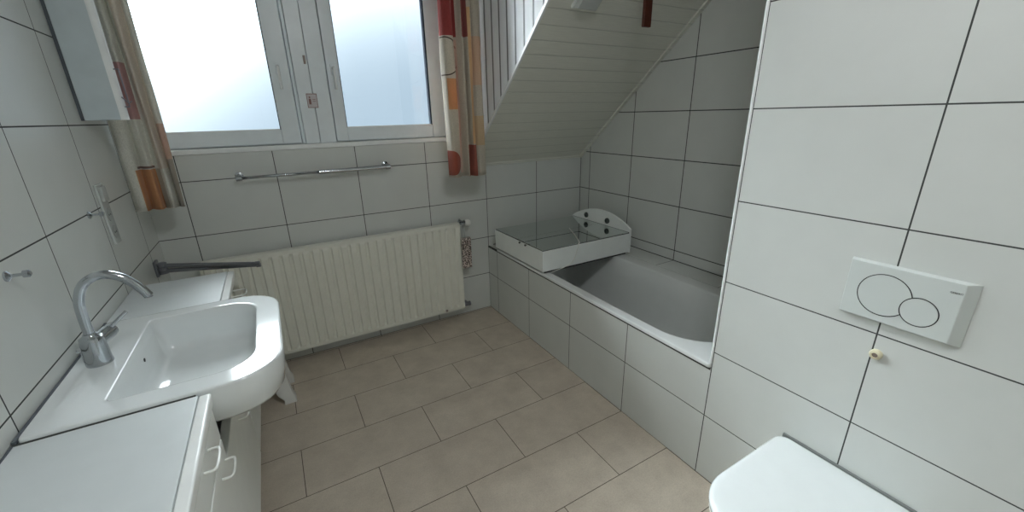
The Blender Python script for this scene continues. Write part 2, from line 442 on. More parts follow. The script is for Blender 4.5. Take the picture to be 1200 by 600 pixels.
# ------------------------------------------------------------------ curtains
def curtain(name, mat, path, z0, z1, label):
    root = empty(name, (path[0][0]*.5+path[-1][0]*.5, path[0][1], z0)); tag(root, label, 'curtain', None)
    P = smooth_path([(x, y, 0) for x, y in path], 8); bm = bmesh.new(); NZ = 26; cols = []
    cx = sum(p.x for p in P)/len(P)
    for i, p in enumerate(P):
        row = []
        for j in range(NZ+1):
            t = j/NZ; z = z0+(z1-z0)*t
            wob = .004*math.sin(i*.35+z*5)
            row.append(bm.verts.new((p.x+.003*math.sin(z*6+i*.2), p.y+wob+(p.y+.27)*(.25-.35*t), z)))
        cols.append(row)
    for a, b in zip(cols, cols[1:]):
        for j in range(NZ): bm.faces.new((a[j], b[j], b[j+1], a[j+1]))
    o = ob_from_bm('cloth', bm, mat, root, smooth=True)
    s = o.modifiers.new('thick', 'SOLIDIFY'); s.thickness = .0018; s.offset = 0
    bm = bmesh.new(); rings = []
    for p in P: rings.append((p.x, p.y+(p.y+.27)*.25-.001, z0+.004))
    tube(bm, rings, .0028, 6); ob_from_bm('hem', bm, mat, root, smooth=True)
    return root
curtain('curtain', 'curtain_l', [(-1.962, -.270), (-1.945, -.288), (-1.910, -.282), (-1.903, -.250), (-1.885, -.268), (-1.862, -.282), (-1.853, -.245), (-1.838, -.262), (-1.818, -.282), (-1.805, -.240), (-1.790, -.262), (-1.775, -.262)], 1.112, 2.425,
        'patterned curtain at the left side of the window, with an orange block near its hem')
curtain('curtain', 'curtain_r', [(-.385, -.250), (-.372, -.292), (-.345, -.300), (-.315, -.285), (-.300, -.250), (-.280, -.262), (-.262, -.300), (-.240, -.262), (-.226, -.300), (-.208, -.302), (-.204, -.278), (-.185, -.300), (-.150, -.300), (-.132, -.272)], 1.128, 2.425,
        'patterned curtain right of the window, with a rust half circle near its hem')
rail = empty('curtain_rail', ((W+XC)/2, -.27, 2.445)); tag(rail, 'white curtain rail under the dormer ceiling carrying both curtains', 'curtain rail')
box('track', 'trim', W, XC, -.285, -.255, 2.425, 2.445, rail, bevel=.003)
for x in (-1.8, -1.04, -.3): box('bracket', 'trim', x-.015, x+.015, -.282, -.258, 2.445, CEIL, rail)

# ------------------------------------------------------------------ narrow wall cabinet beside the window
nc = empty('wall_panel', (W, -.52, 1.515)); tag(nc, 'tall narrow white panel with a rounded edge on the left wall beside the window', 'panel')
box('panel', 'panelgrey', W+.012, -1.850, -.548, -.512, 1.516, 2.40, nc, bevel=.003)
box('shadow_gap', 'gapgrey', W, W+.012, -.540, -.518, 1.516, 2.40, nc)  # grey filler standing in for the shade between panel and wall
bm = bmesh.new(); tube(bm, [(-1.848, -.530, 1.516), (-1.848, -.530, 2.40)], .0185, 20)
e_ = ob_from_bm('rounded_edge', bm, 'strip', nc, smooth=True); sharp(e_)
bm = bmesh.new(); tube(bm, smooth_path([(-1.832, -.538, 1.70), (-1.818, -.544, 1.70), (-1.816, -.545, 1.69), (-1.815, -.545, 1.575), (-1.818, -.544, 1.565), (-1.832, -.538, 1.565)], 3), .0022, 8)
ob_from_bm('handle', bm, 'darkchrome', nc, smooth=True)
bm = bmesh.new(); tube(bm, [(-1.832, -.540, 1.60), (-1.812, -.556, 1.575), (-1.802, -.560, 1.585)], .002, 8)
ob_from_bm('hook', bm, 'darkchrome', nc, smooth=True)

# ------------------------------------------------------------------ radiator
rd = empty('radiator', (-1.03, -.03, .10)); tag(rd, 'long cream panel radiator with vertical ribs under the window', 'radiator')
RX0, RX1, RZ0, RZ1 = -1.82, -.270, .092, .765
bm = bmesh.new(); n = 28; pitch = (RX1-RX0)/n; prof = []
for i in range(n):
    x = RX0+i*pitch
    prof += [(x, -.086), (x+pitch*.20, -.086), (x+pitch*.34, -.099), (x+pitch*.86, -.099)]
prof += [(RX1, -.092)]
zl = [RZ0, RZ0+.022, RZ0+.036, RZ1-.036, RZ1-.022, RZ1]; cols = []
for x, y in prof:
    cols.append([bm.verts.new((x, (y if 2 <= j <= 3 else -.094), z)) for j, z in enumerate(zl)])
for a, b in zip(cols, cols[1:]):
    for j in range(5): bm.faces.new((a[j], b[j], b[j+1], a[j+1]))
o = ob_from_bm('front_panel', bm, 'radiator', rd); s = o.modifiers.new('t', 'SOLIDIFY'); s.thickness = .004; s.offset = -1
boxes('casing', 'radiator', [(RX0-.003, RX1+.003, -.084, -.035, RZ1-.006, RZ1+.001), (RX0-.003, RX0+.003, -.094, -.035, RZ0+.01, RZ1-.006), (RX1-.003, RX1+.003, -.094, -.035, RZ0+.01, RZ1-.006), (RX0+.01, RX1-.01, -.05, -.035, RZ0+.01, RZ1-.01)], rd, bevel=.0015)
for x in (-1.6, -.5): box('bracket', 'radiator', x-.02, x+.02, -.036, -.0015, .25, .65, rd)
v = lathe_ob('valve', 'chrome', [(.010, -.02), (.017, -.018), (.017, .008), (.012, .012), (.012, .020), (.016, .022), (.016, .030)], (RX1+.022, -.066, .765), 'x', rd)
lathe_ob('valve_knob', 'plastic', [(.014, 0), (.023, .004), (.025, .02), (.024, .034), (.018, .042), (.012, .043)], (RX1+.050, -.068, .757), 'x', rd)
lathe_ob('bleed_valve', 'chrome', [(.006, 0), (.008, .006), (.008, .022), (.004, .026)], (RX1+.012, -.062, .768), 'z', rd)
bm = bmesh.new(); tube(bm, [(RX1+.03, -.062, .75), (RX1+.03, -.03, .745), (RX1+.03, -.0015, .745)], .008, 10); ob_from_bm('pipe', bm, 'chrome', rd, smooth=True)
lathe_ob('lower_valve', 'darkchrome', [(.010, -.022), (.016, -.018), (.018, 0), (.014, .012), (.018, .016), (.018, .028), (.010, .034)], (RX1+.032, -.062, .108), 'x', rd)
bm = bmesh.new(); tube(bm, [(RX1+.045, -.064, .104), (RX1+.045, -.03, .104), (RX1+.045, -.0015, .104)], .010, 10); ob_from_bm('pipe', bm, 'darkchrome', rd, smooth=True)
lathe_ob('drain_plug', 'brownpatch', [(.006, 0), (.009, .002), (.009, .01), (.005, .012)], (-.42, -.107, .112), 'y', rd)
hm = empty('radiator_humidifier', (-.243, -.115, .44)); tag(hm, 'slim speckled brown humidifier hanging at the right end of the radiator', 'humidifier')
bm = bmesh.new(); loft(bm, [(rr(-.275, -.203, -.132, -.104, .010, 4), z) for z in (.432, .440)] + [(rr(-.274, -.202, -.133, -.104, .010, 4), z) for z in (.55, .655)] + [(rr(-.270, -.206, -.130, -.107, .008, 4), .662)], True, True)
o = ob_from_bm('container', bm, 'speckle', hm, smooth=True); sharp(o)
bm = bmesh.new(); tube(bm, smooth_path([(-.243, -.116, .655), (-.246, -.112, .70), (-.250, -.092, .768), (-.252, -.070, .787)], 4), .0016, 6)
ob_from_bm('hanging_wire', bm, 'darkchrome', hm, smooth=True)

# ------------------------------------------------------------------ towel rails
tr = empty('towel_rail', (-1.13, -.035, 1.2)); tag(tr, 'straight telescopic chrome towel rail on the wall under the window', 'towel rail')
for x in (-1.541, -.728):
    lathe_ob('wall_bracket', 'chrome', [(.021, 0), (.021, -.006), (.010, -.010), (.009, -.060), (.011, -.066)], (x, 0, 1.212), 'y', tr)
    bm = bmesh.new(); tube(bm, [(x-.014, -.072, 1.205), (x+.014, -.072, 1.205)], .0155, 18); o = ob_from_bm('end_socket', bm, 'chrome', tr, smooth=True); sharp(o)
bm = bmesh.new(); tube(bm, [(-1.53, -.072, 1.205), (-1.12, -.072, 1.205)], .0085, 18); ob_from_bm('inner_bar', bm, 'chrome', tr, smooth=True)
bm = bmesh.new(); tube(bm, [(-1.135, -.072, 1.205), (-.74, -.072, 1.205)], .0125, 20); o = ob_from_bm('outer_bar', bm, 'chrome', tr, smooth=True); sharp(o)

sw = empty('swivel_towel_holder', (W, -.215, .81)); tag(sw, 'dark swivel towel holder with two arms reaching out from the left wall by the radiator', 'towel holder')
box('wall_plate', 'holdergrey', W, W+.012, -.245, -.185, .772, .850, sw, bevel=.003)
bm = bmesh.new()
lathe(bm, [(.014, 0), (.021, .002), (.021, .014), (.017, .016), (.017, .020), (.021, .022), (.021, .034), (.017, .036), (.017, .040), (.021, .042), (.021, .056), (.014, .060)], (W+.030, -.225, .781), 'z', 24)
o = ob_from_bm('pivot', bm, 'holdergrey', sw, smooth=True); sharp(o)
for z, yy, ze in ((.824, -.415, .812), (.797, -.375, .790)):
    bm = bmesh.new(); tube(bm, [(W+.030, -.225, z), (-1.530, yy, ze)], [.0115, .0080], 14)
    bm2 = bm; tube(bm2, [(-1.535, yy-.001, ze), (-1.516, yy-.004, ze)], .0105, 14)
    o = ob_from_bm('arm', bm, 'holdergrey', sw, smooth=True); sharp(o)

# ------------------------------------------------------------------ left wall fittings
def stud(y, z, label):
    r = empty('mirror_stud', (W, y, z)); tag(r, label, 'wall stud', 'mirror mounting studs on the left wall')
    lathe_ob('rosette', 'chrome', [(.013, 0), (.013, .004), (.007, .008), (.004, .010), (.004, .032)], (W, y, z), 'x', r, 20)
    lathe_ob('cap', 'chrome', [(.004, .028), (.009, .030), (.009, .040), (.005, .043)], (W, y, z), 'x', r, 20)
stud(-1.392, 1.163, 'chrome stud on the left wall above the basin tap')
stud(-.790, 1.196, 'chrome stud on the left wall beside the socket strip')
so = empty('socket_strip', (W, -.615, 1.16)); tag(so, 'upright white switch and socket strip on the left wall', 'socket')
box('cover_plate', 'strip_plate', W, W+.009, -.657, -.580, 1.048, 1.285, so, bevel=.003)
box('switch', 'strip_plate', W+.008, W+.018, -.645, -.592, 1.218, 1.275, so, bevel=.003)
for z in (1.165, 1.095):
    bm = bmesh.new(); lathe(bm, [(.027, .009), (.027, .0115), (.022, .0115), (.020, .0102), (.001, .0102)], (W, -.6185, z), 'x', 28)
    o = ob_from_bm('socket_ring', bm, 'socketgrey', so, smooth=True); sharp(o)
    boxes('socket_hole', 'black', [(W+.010, W+.0108, -.6185-.012, -.6185-.006, z-.003, z+.003), (W+.010, W+.0108, -.6185+.006, -.6185+.012, z-.003, z+.003)], so)

# ------------------------------------------------------------------ vanity: cabinets, worktops, basin, tap
XF = -1.620
XG = -1.640
def d_handle(x, y0, y1, z, parent, proj=.024, r=.0032):
    bm = bmesh.new()
    tube(bm, smooth_path([(x, y0, z), (x+proj*.75, y0, z), (x+proj, y0-(y0-y1)*.18, z), (x+proj, y1+(y0-y1)*.18, z), (x+proj*.75, y1, z), (x, y1, z)], 5), r, 10)
    return ob_from_bm('handle', bm, 'handle', parent, smooth=True)
nb = empty('base_cabinet', (-1.80, -2.4, 0)); tag(nb, 'white base cabinet nearest the viewer, with a drawer above a door', 'cabinet')
boxes('body', 'cabinet', [(W+.002, XF-.018, -1.658, -1.640, .13, .818), (W+.002, XF-.018, -3.10, -3.082, .13, .818), (W+.002, XF-.018, -3.082, -1.658, .13, .148), (W+.002, XF-.018, -2.40, -2.382, .148, .818), (W+.002, W+.01, -3.082, -1.658, .148, .818)], nb)
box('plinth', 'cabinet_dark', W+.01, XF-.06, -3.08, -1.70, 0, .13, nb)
for a, b in ((-1.640, -2.389), (-2.393, -3.10)):
    d = box('drawer', 'cabinet', XF-.018, XF, b, a, .716, .816, nb, bevel=.0025)
    d_handle(XF, a-.143, a-.218, .788, d)
    d = box('door', 'cabinet', XF-.018, XF, b, a, .135, .710, nb, bevel=.0025)
    d_handle(XF, a-.034, a-.104, .665, d)
nw = empty('worktop', (-1.79, -2.4, .818)); tag(nw, 'white worktop on the base cabinet nearest the viewer', 'worktop')
box('slab', 'laminate', W+.002, -1.640, -3.10, -1.636, .818, .850, nw, bevel=.0015)
box('front_edge', 'strip', -1.6392, -1.6130, -3.10, -1.636, .818, .849, nw, bevel=.005, segs=3)

sb = empty('basin_cabinet', (-1.80, -1.35, 0)); tag(sb, 'white cabinet under the basin with a dark open strip above its door', 'cabinet')
boxes('body', 'cabinet', [(W+.002, -1.668, -1.628, -1.610, .13, .702), (W+.002, -1.668, -1.013, -.995, .13, .702), (W+.002, -1.668, -1.610, -1.013, .13, .148), (W+.002, W+.01, -1.610, -1.013, .148, .702)], sb)
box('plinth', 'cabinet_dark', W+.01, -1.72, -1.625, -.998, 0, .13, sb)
box('recess_shade', 'cabinet_dark', -1.72, -1.70, -1.610, -1.013, .560, .70, sb)  # dark panel paints in the shade of the open strip under the basin
for a, b in ((-.998, -1.626),):
    d = box('door', 'cabinet', -1.668, -1.640, b, a, .132, .575, sb, bevel=.0025)
    d_handle(-1.640, -1.165, -1.262, .500, d, .030)
fb = empty('base_cabinet', (-1.80, -.82, 0)); tag(fb, 'white base cabinet between the basin and the radiator', 'cabinet')
boxes('body', 'cabinet', [(W+.002, XG-.02, -.986, -.968, .13, .818), (W+.002, XG-.02, -.628, -.610, .13, .818), (W+.002, XG-.02, -.968, -.628, .13, .148), (W+.002, W+.01, -.968, -.628, .148, .818)], fb)
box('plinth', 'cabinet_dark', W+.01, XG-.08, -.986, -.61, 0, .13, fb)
d = box('drawer', 'cabinet', XG-.02, XG, -.986, -.610, .680, .816, fb, bevel=.0025); d_handle(XG, -.655, -.735, .770, d, .062)
box('door', 'cabinet', XG-.02, XG, -.986, -.610, .135, .674, fb, bevel=.0025)
fw = empty('worktop', (-1.79, -.82, .818)); tag(fw, 'short white worktop between the basin and the radiator', 'worktop')
box('slab', 'laminate', W+.002, -1.640, -.988, -.600, .818, .850, fw, bevel=.0015)
box('front_edge', 'strip', -1.6392, -1.6130, -.988, -.600, .818, .849, fw, bevel=.005, segs=3)

box('joint', 'grout', W+.002, -1.645, -1.6358, -1.6302, .82, .8505, nw)
box('wall_joint', 'gapgrey', W+.0015, W+.007, -3.10, -1.636, .848, .8512, nw)
bs = empty('washbasin', (-1.72, -1.31, .70)); tag(bs, 'white rectangular ceramic washbasin with rounded front corners, set into the worktop', 'washbasin')
BY0, BY1 = -1.630, -.992
def bo(g, z, rf=.14): return (rr(W+.009+g*.3, -1.443-g, BY0+g, BY1-g, [rf, .012, .012, rf], 10), z)
BI = (-1.835, -1.516, -1.556, -1.053)
def bi(g, z, rf=.10, rb=.018): return (rr(BI[0]+g, BI[1]-g, BI[2]+g, BI[3]-g, [rf, rb, rb, rf], 10), z)
bm = bmesh.new()
loft(bm, [bo(.11, .703, .07), bo(.07, .715, .09), bo(.04, .739, .11), bo(.022, .742, .12), bo(.012, .752), bo(.003, .80), bo(0, .851), bo(.0010, .8550), bo(.0040, 0.8572, .138), bo(.010, .8573, .133), bi(-.010, .8573, .10, .022),
          bi(-.0035, .8573, .095), bi(-.001, .8566), bi(.001, .8540), bi(.006, .82), bi(.014, .765, .082, .03), bi(.022, .738, .078, .035), bi(.040, .726, .065, .04), bi(.08, .721, .05, .04), bi(.14, .718, .012, .01)], True, True)
o = ob_from_bm('bowl', bm, 'ceramic', bs, smooth=True); sharp(o, .9)
lathe_ob('overflow', 'black', [(.006, 0), (.006, .0012)], (BI[0]+.0085, -1.252, .805), 'x', bs, 16)
lathe_ob('drain', 'chrome', [(.026, 0), (.028, .002), (.024, .005), (.010, .006)], (-1.74, -1.33, .7185), 'z', bs, 28)

ft = empty('basin_tap', (-1.900, -1.315, .875)); tag(ft, 'chrome basin mixer tap with a high curved spout', 'tap')
fx, fy, fz = -1.900, -1.315, .8572
lathe_ob('body', 'chrome', [(.0300, 0), (.0300, .004), (.0285, .010), (.0270, .072), (.0250, .082), (.0160, .088), (.0140, .094)], (fx, fy, fz), 'z', ft, 36)
bm = bmesh.new()
tube(bm, smooth_path([(fx, fy, .940), (fx+.001, fy, 1.00), (fx+.006, fy, 1.050), (fx+.026, fy, 1.093), (fx+.065, fy, 1.112), (fx+.103, fy, 1.098), (fx+.132, fy, 1.066), (fx+.150, fy, 1.030)], 6), .0118, 20)
o = ob_from_bm('spout', bm, 'chrome', ft, smooth=True); sharp(o)
lathe_ob('aerator', 'darkchrome', [(.009, 0), (.009, .002)], (fx+.150, fy, 1.0265), 'z', ft, 20)
bm = bmesh.new()
def obl(p, q, r0, r1): tube(bm, [p, q], [r0, r1], 22)
obl((fx+.006, fy+.010, .920), (fx+.024, fy+.052, .926), .0205, .0205)
obl((fx+.024, fy+.052, .926), (fx+.028, fy+.062, .927), .0180, .0180)
o = ob_from_bm('cartridge', bm, 'chrome', ft, smooth=True); sharp(o)
bm = bmesh.new(); tube(bm, [(fx+.022, fy+.045, .932), (fx+.073, fy+.062, .974)], [.0068, .0050], 14)
o = ob_from_bm('lever', bm, 'chrome', ft, smooth=True); sharp(o)
bm = bmesh.new(); tube(bm, [(fx-.026, fy-.010, .858), (fx-.026, fy-.010, .908)], .0025, 8); tube(bm, [(fx-.034, fy-.012, .909), (fx-.018, fy-.009, .909)], .0045, 10)
o = ob_from_bm('popup_rod', bm, 'chrome', ft, smooth=True); sharp(o)

box('wall_joint', 'gapgrey', W+.0015, W+.0088, BY0, BY1, .848, .8565, bs)
# ------------------------------------------------------------------ step stool behind the vanity
sl = empty('step_stool', (-1.66, -.36, 0)); tag(sl, 'small white plastic step stool on the floor between the vanity and the radiator', 'stool')
SX0, SX1, SY0, SY1, SH = -1.86, -1.488, -.500, -.23, .235
loft_ob('top', 'stool', [(rr(SX0+.03, SX1-.03, SY0+.02, SY1-.02, .03, 5), SH-.03), (rr(SX0+.03, SX1-.03, SY0+.02, SY1-.02, .03, 5), SH-.006), (rr(SX0+.036, SX1-.036, SY0+.026, SY1-.026, .03, 5), SH)], sl, True, True)
for sx, sy in ((1, 0), (1, 1), (0, 0), (0, 1)):
    bm = bmesh.new(); X = SX1 if sx else SX0; Y = SY0 if sy == 0 else SY1; dx = -1 if sx else 1; dy = 1 if sy == 0 else -1
    def q(gx, gy, wx, wy, z):
        xs = sorted((X+dx*gx, X+dx*(gx+wx))); ys = sorted((Y+dy*gy, Y+dy*(gy+wy)))
        return (rr(xs[0], xs[1], ys[0], ys[1], .006, 3), z)
    loft(bm, [q(0, 0, .062, .062, 0), q(0, 0, .060, .060, .025), q(.014, .008, .072, .060, .06), q(.024, .014, .085, .058, .15), q(.030, .020, .10, .055, SH-.03)], True, True)
    o = ob_from_bm('leg', bm, 'stool', sl, smooth=True); sharp(o, .5)
for yy in (SY0+.018, SY1-.030):
    bm = bmesh.new()
    pts = [(SX0+.05, SH-.03)] + [(SX0+.09+(SX1-SX0-.18)*t, .085+.085*math.sin(PI*t)) for t in [i/12 for i in range(13)]] + [(SX1-.05, SH-.03)]
    prism(bm, pts, 'y', yy, yy+.012); ob_from_bm('apron', bm, 'stool', sl)

# ------------------------------------------------------------------ bath
bt = empty('bathtub', (.36, -1.05, .10)); tag(bt, 'white built-in bathtub behind the tiled front', 'bathtub')
X0, X1, Y0, Y1 = -.006, .7135, YP+.004, -.150
def to(g, z, r=.012): return (rr(X0+g, X1-g, Y0+g, Y1-g, r, 12), z)
def ti(gx, gy0, gy1, z, r0, r1): return (rr(.052+gx, .610-gx, -1.895+gy0, -.235-gy1, [r1, r1, r0, r0], 12), z)
bm = bmesh.new()
loft(bm, [to(.004, .523), to(0, .526), to(0, .537), to(.003, .5412, .010), to(.009, .5418, .010), ti(-.012, -.010, -.010, .5418, .266, .134), ti(-.006, -.006, -.006, .5415, .262, .13), ti(0, 0, 0, .539, .258, .13), ti(.006, .008, .006, .530, .255, .13),
          ti(.022, .04, .03, .42, .24, .12), ti(.040, .10, .06, .28, .22, .12), ti(.062, .17, .09, .17, .20, .11), ti(.095, .22, .13, .135, .17, .10), ti(.15, .30, .20, .125, .12, .08), ti(.24, .6, .6, .12, .03, .03)], False, True)
o = ob_from_bm('tub', bm, 'enamel', bt, smooth=True); sharp(o, .9)
lathe_ob('drain', 'chrome', [(.030, 0), (.032, .003), (.026, .006), (.012, .006)], (.33, -1.05, .1205), 'z', bt, 28)
box('support', 'enamel', .20, .46, -1.5, -.6, 0, .119, bt)

# ------------------------------------------------------------------ mirror cabinet lying across the far end of the bath
mc = empty('mirror_cabinet', (.36, -.46, .5415)); tag(mc, 'white mirror cabinet with a rounded crown, lying across the far end of the bath', 'mirror cabinet')
CX0, CX1, CY0, CY1, CZ0, CZ1 = -.012, .722, -.782, -.150, .556, .694
box('gap_shade_board', 'cabinet_dark', CX0+.025, CX1-.012, CY0+.012, CY1-.012, .5416, .556, mc)  # recessed support, coloured dark as the shade under the cabinet
box('body', 'cabinet', CX0, CX1, CY0, CY1, CZ0, CZ1, mc, bevel=.0035)
boxes('door_gap', 'black', [(CX0+.0018, CX1-.0005, CY0+.0025, CY0+.006, CZ1-.001, CZ1+.0008), (CX0+.0018, CX0+.005, CY0+.0025, CY1-.003, CZ1-.001, CZ1+.0008), (CX0+.005, CX1-.001, -.468, -.466, CZ1-.001, CZ1+.003), (CX1-.002, CX1-.0002, CY0+.003, CY1, CZ1-.001, CZ1+.0075)], mc)
box('mirror_door', 'mirror', CX0+.005, CX1-.002, -.466, CY1-.004, CZ1-.001, CZ1+.0065, mc, bevel=.0008)
box('mirror_door', 'mirror', CX0+.005, CX1-.002, CY0+.006, -.468, CZ1-.001, CZ1+.0065, mc, bevel=.0008)
bm = bmesh.new(); YA0, YA1 = CY0-.002, -.140
pts = [(YA0, CZ0-.004), (YA0, .722)]
for i in range(1, 20):
    t = i/20; y = YA0+(YA1-YA0)*t
    pts.append((y, .706+.016*(1-t)+.094*math.sin(PI*t)**.8))
pts += [(YA1, .706), (YA1, CZ0-.004)]
prism(bm, pts, 'x', CX1, CX1+.018); ob_from_bm('crown_panel', bm, 'cabinet', mc, bevel=.003)
for y in (-.322, -.560):
    lathe_ob('lamp_socket', 'rosette', [(.017, -.002), (.021, -.004), (.021, -.012), (.016, -.016), (.014, -.010), (.002, -.010)], (CX1, y, .741), 'x', mc, 24)
for y in (-.517, -.590):
    lathe_ob('door_knob', 'rosette', [(.004, 0), (.004, -.006), (.007, -.008), (.007, -.013), (.004, -.015)], (CX0, y, .688), 'x', mc, 14)
cb = tag(tube_ob('power_cable', 'wirewhite', [(.441, -.46, .7042), (.39, -.57, .7042), (.335, -.68, .7042), (.282, -.772, .7060), (.266, -.788, .7040), (.260, -.7925, .690), (.250, -.7915, .655), (.232, -.7905, .61), (.200, -.790, .578), (.150, -.791, .562), (.080, -.793, .553), (.045, -.795, .550)], .0028, smooth_k=6, n=8),
     'thin white cable lying over the mirror cabinet and down its front', 'cable')

# ------------------------------------------------------------------ toilet, flush plate, screw cap
wc = empty('wall_toilet', (-.25, -2.43, .05)); tag(wc, 'white wall-hung toilet with its lid closed', 'toilet')
TY0, TY1 = -2.622, -2.238
def tl(g, z, rf=.165, xb=-.0105, xf=-.500): return (rr(xf+g, xb-g*.3, TY0+g, TY1-g, [.030, rf, rf, .030], 12), z)
loft_ob('bowl', 'ceramic', [tl(.12, .075, .07, 0, -.44), tl(.11, .10, .08, 0, -.45), tl(.07, .20, .11, 0, -.47), tl(.025, .32, .14, 0, -.485), tl(.012, .385, .15, -.002, -.492), tl(.014, .392, .15, -.002, -.492)], wc, True, True)
loft_ob('seat', 'plastic', [tl(.006, .393), tl(.002, .396), tl(.002, .407), tl(.006, .410)], wc, True, True)
loft_ob('lid', 'ceramic', [tl(.004, .411), tl(0, .414), tl(0, .424), tl(.003, .430), tl(.010, .4345), tl(.022, .4370), tl(.05, .4385, .13), tl(.10, .440, .09)], wc, True, True, ang=1.2)
box('rear_strip', 'reargrey', -.0095, -.0015, TY0+.02, TY1-.012, .400, .4385, wc, bevel=.001)  # thin grey strip between the lid and the wall
for y in (-2.36, -2.50): lathe_ob('hinge', 'chrome', [(.010, -.018), (.010, .018)], (-.016, y, .404), 'y', wc, 16)

fp = empty('flush_plate', (0, -2.44, 1.02)); tag(fp, 'white flush plate with two round buttons on the wall above the toilet', 'flush plate')
bm = bmesh.new()
A = [(-.0005, -2.567, .936), (-.0005, -2.313, .936), (-.0005, -2.313, 1.102), (-.0005, -2.567, 1.102)]
B = [(-.016, -2.545, .942), (-.016, -2.317, .942), (-.016, -2.317, 1.098), (-.016, -2.545, 1.098)]
va = [bm.verts.new(p) for p in A]; vb = [bm.verts.new(p) for p in B]
bm.faces.new(va[::-1]); bm.faces.new(vb)
for i in range(4): bm.faces.new((va[i], va[(i+1) % 4], vb[(i+1) % 4], vb[i]))
ob_from_bm('plate', bm, 'plate', fp, bevel=.002)
def ring(cy, cz, r, skip=None):
    bm = bmesh.new(); n = 72; w = .0011
    for i in range(n):
        a0, a1 = 2*PI*i/n, 2*PI*(i+1)/n; am = (a0+a1)/2
        if skip and math.hypot(cy+r*math.cos(am)-skip[0], cz+r*math.sin(am)-skip[1]) < skip[2]: continue
        ps = [(cy+q*math.cos(a), cz+q*math.sin(a)) for a, q in ((a0, r-w), (a1, r-w), (a1, r+w), (a0, r+w))]
        prism(bm, ps, 'x', -.0166, -.0158)
    return bm
BIG, SMALL = (-2.404, 1.019, .0575), (-2.479, 1.000, .0375)
for nm, (cy, cz, r) in (('large', BIG), ('small', SMALL)):
    bm = bmesh.new(); n = 56; x1 = -.0172 if nm == 'small' else -.0164
    out = []
    for i in range(n):
        a = 2*PI*i/n; y, z = cy+(r-.0015)*math.cos(a), cz+(r-.0015)*math.sin(a)
        if nm == 'large':
            d = math.hypot(y-SMALL[0], z-SMALL[1])
            if d < SMALL[2]+.0015:
                k = (SMALL[2]+.0015)/max(d, 1e-6); y, z = SMALL[0]+(y-SMALL[0])*k, SMALL[1]+(z-SMALL[1])*k
        out.append((y, z))
    prism(bm, out, 'x', x1, -.0150)
    b = ob_from_bm('flush_button', bm, 'plate', fp)
    b['label'] = nm + ' round flush button'
    ob_from_bm('button_gap', ring(cy, cz, r, None if nm == 'small' else SMALL), 'black', b)
cu = bpy.data.curves.new('lettering', 'FONT'); cu.body = 'GEBERIT'; cu.size = .0062; cu.extrude = .0002; cu.align_x = 'CENTER'
to_ = bpy.data.objects.new('lettering_tmp', cu); COL.objects.link(to_)
bpy.context.view_layer.update()
me = bpy.data.meshes.new_from_object(to_); bpy.data.objects.remove(to_); me.materials.clear(); me.materials.append(M['black'])
me.transform(Matrix.Translation((-.0163, -2.532, 1.071)) @ Matrix(((0, 0, -1, 0), (-1, 0, 0, 0), (0, 1, 0, 0), (0, 0, 0, 1))))
lt = bpy.data.objects.new('lettering', me); COL.objects.link(lt); lt.parent = fp; lt.matrix_parent_inverse = Matrix.Translation(-fp.location)

sc_ = empty('wall_button', (0, -2.421, .842)); tag(sc_, 'small round cream button on the wall below the flush plate', 'wall button')
lathe_ob('ring', 'cream', [(.0150, 0), (.0150, -.006), (.0125, -.012), (.0080, -.014), (.0072, -.010)], (0, -2.421, .842), 'x', sc_, 24)
lathe_ob('screw', 'brownpatch', [(.0065, -.006), (.0065, -.0108), (.003, -.0112)], (0, -2.421, .842), 'x', sc_, 16)

# ------------------------------------------------------------------ things on the slope
ws = empty('wooden_slat', (.29, -1.2, 2.1)); tag(ws, 'reddish brown wooden slat hanging down in front of the sloped ceiling', 'slat')
box('slat', 'wood', .264, .311, -1.212, -1.196, 1.879, 2.10, ws, bevel=.002)
box('hanger', 'wood', .276, .298, -1.208, -1.200, 2.09, slope_z(-1.204)+.002, ws)
n_ = Vector((0, -SL, -1)).normalized(); u_ = Vector((0, -1, SL)).normalized()
lp = empty('ceiling_lamp', (.085, -1.05, slope_z(-1.05))); tag(lp, 'small square frosted lamp on the sloped ceiling near the dormer', 'lamp')
def on_slope(bm, x0, x1, s0, s1, h0, h1, inset=0):
    o_ = Vector((0, -.965, slope_z(-.965)))
    def P(x, s, h): return Vector((x, 0, 0))+o_+u_*s+n_*h
    a = [P(x0, s0, h0), P(x1, s0, h0), P(x1, s1, h0), P(x0, s1, h0)]
    b = [P(x0+inset, s0+inset, h1), P(x1-inset, s0+inset, h1), P(x1-inset, s1-inset, h1), P(x0+inset, s1-inset, h1)]
    va = [bm.verts.new(p) for p in a]; vb = [bm.verts.new(p) for p in b]
    bm.faces.new(va[::-1]); bm.faces.new(vb)
    for i in range(4): bm.faces.new((va[i], va[(i+1) % 4], vb[(i+1) % 4], vb[i]))
bm = bmesh.new(); on_slope(bm, .02, .17, 0, .15, -.002, .012); ob_from_bm('base', bm, 'trim', lp, bevel=.002)
bm = bmesh.new(); on_slope(bm, .026, .164, .006, .144, .012, .034, .012); ob_from_bm('shade', bm, 'lampglass', lp, bevel=.004)

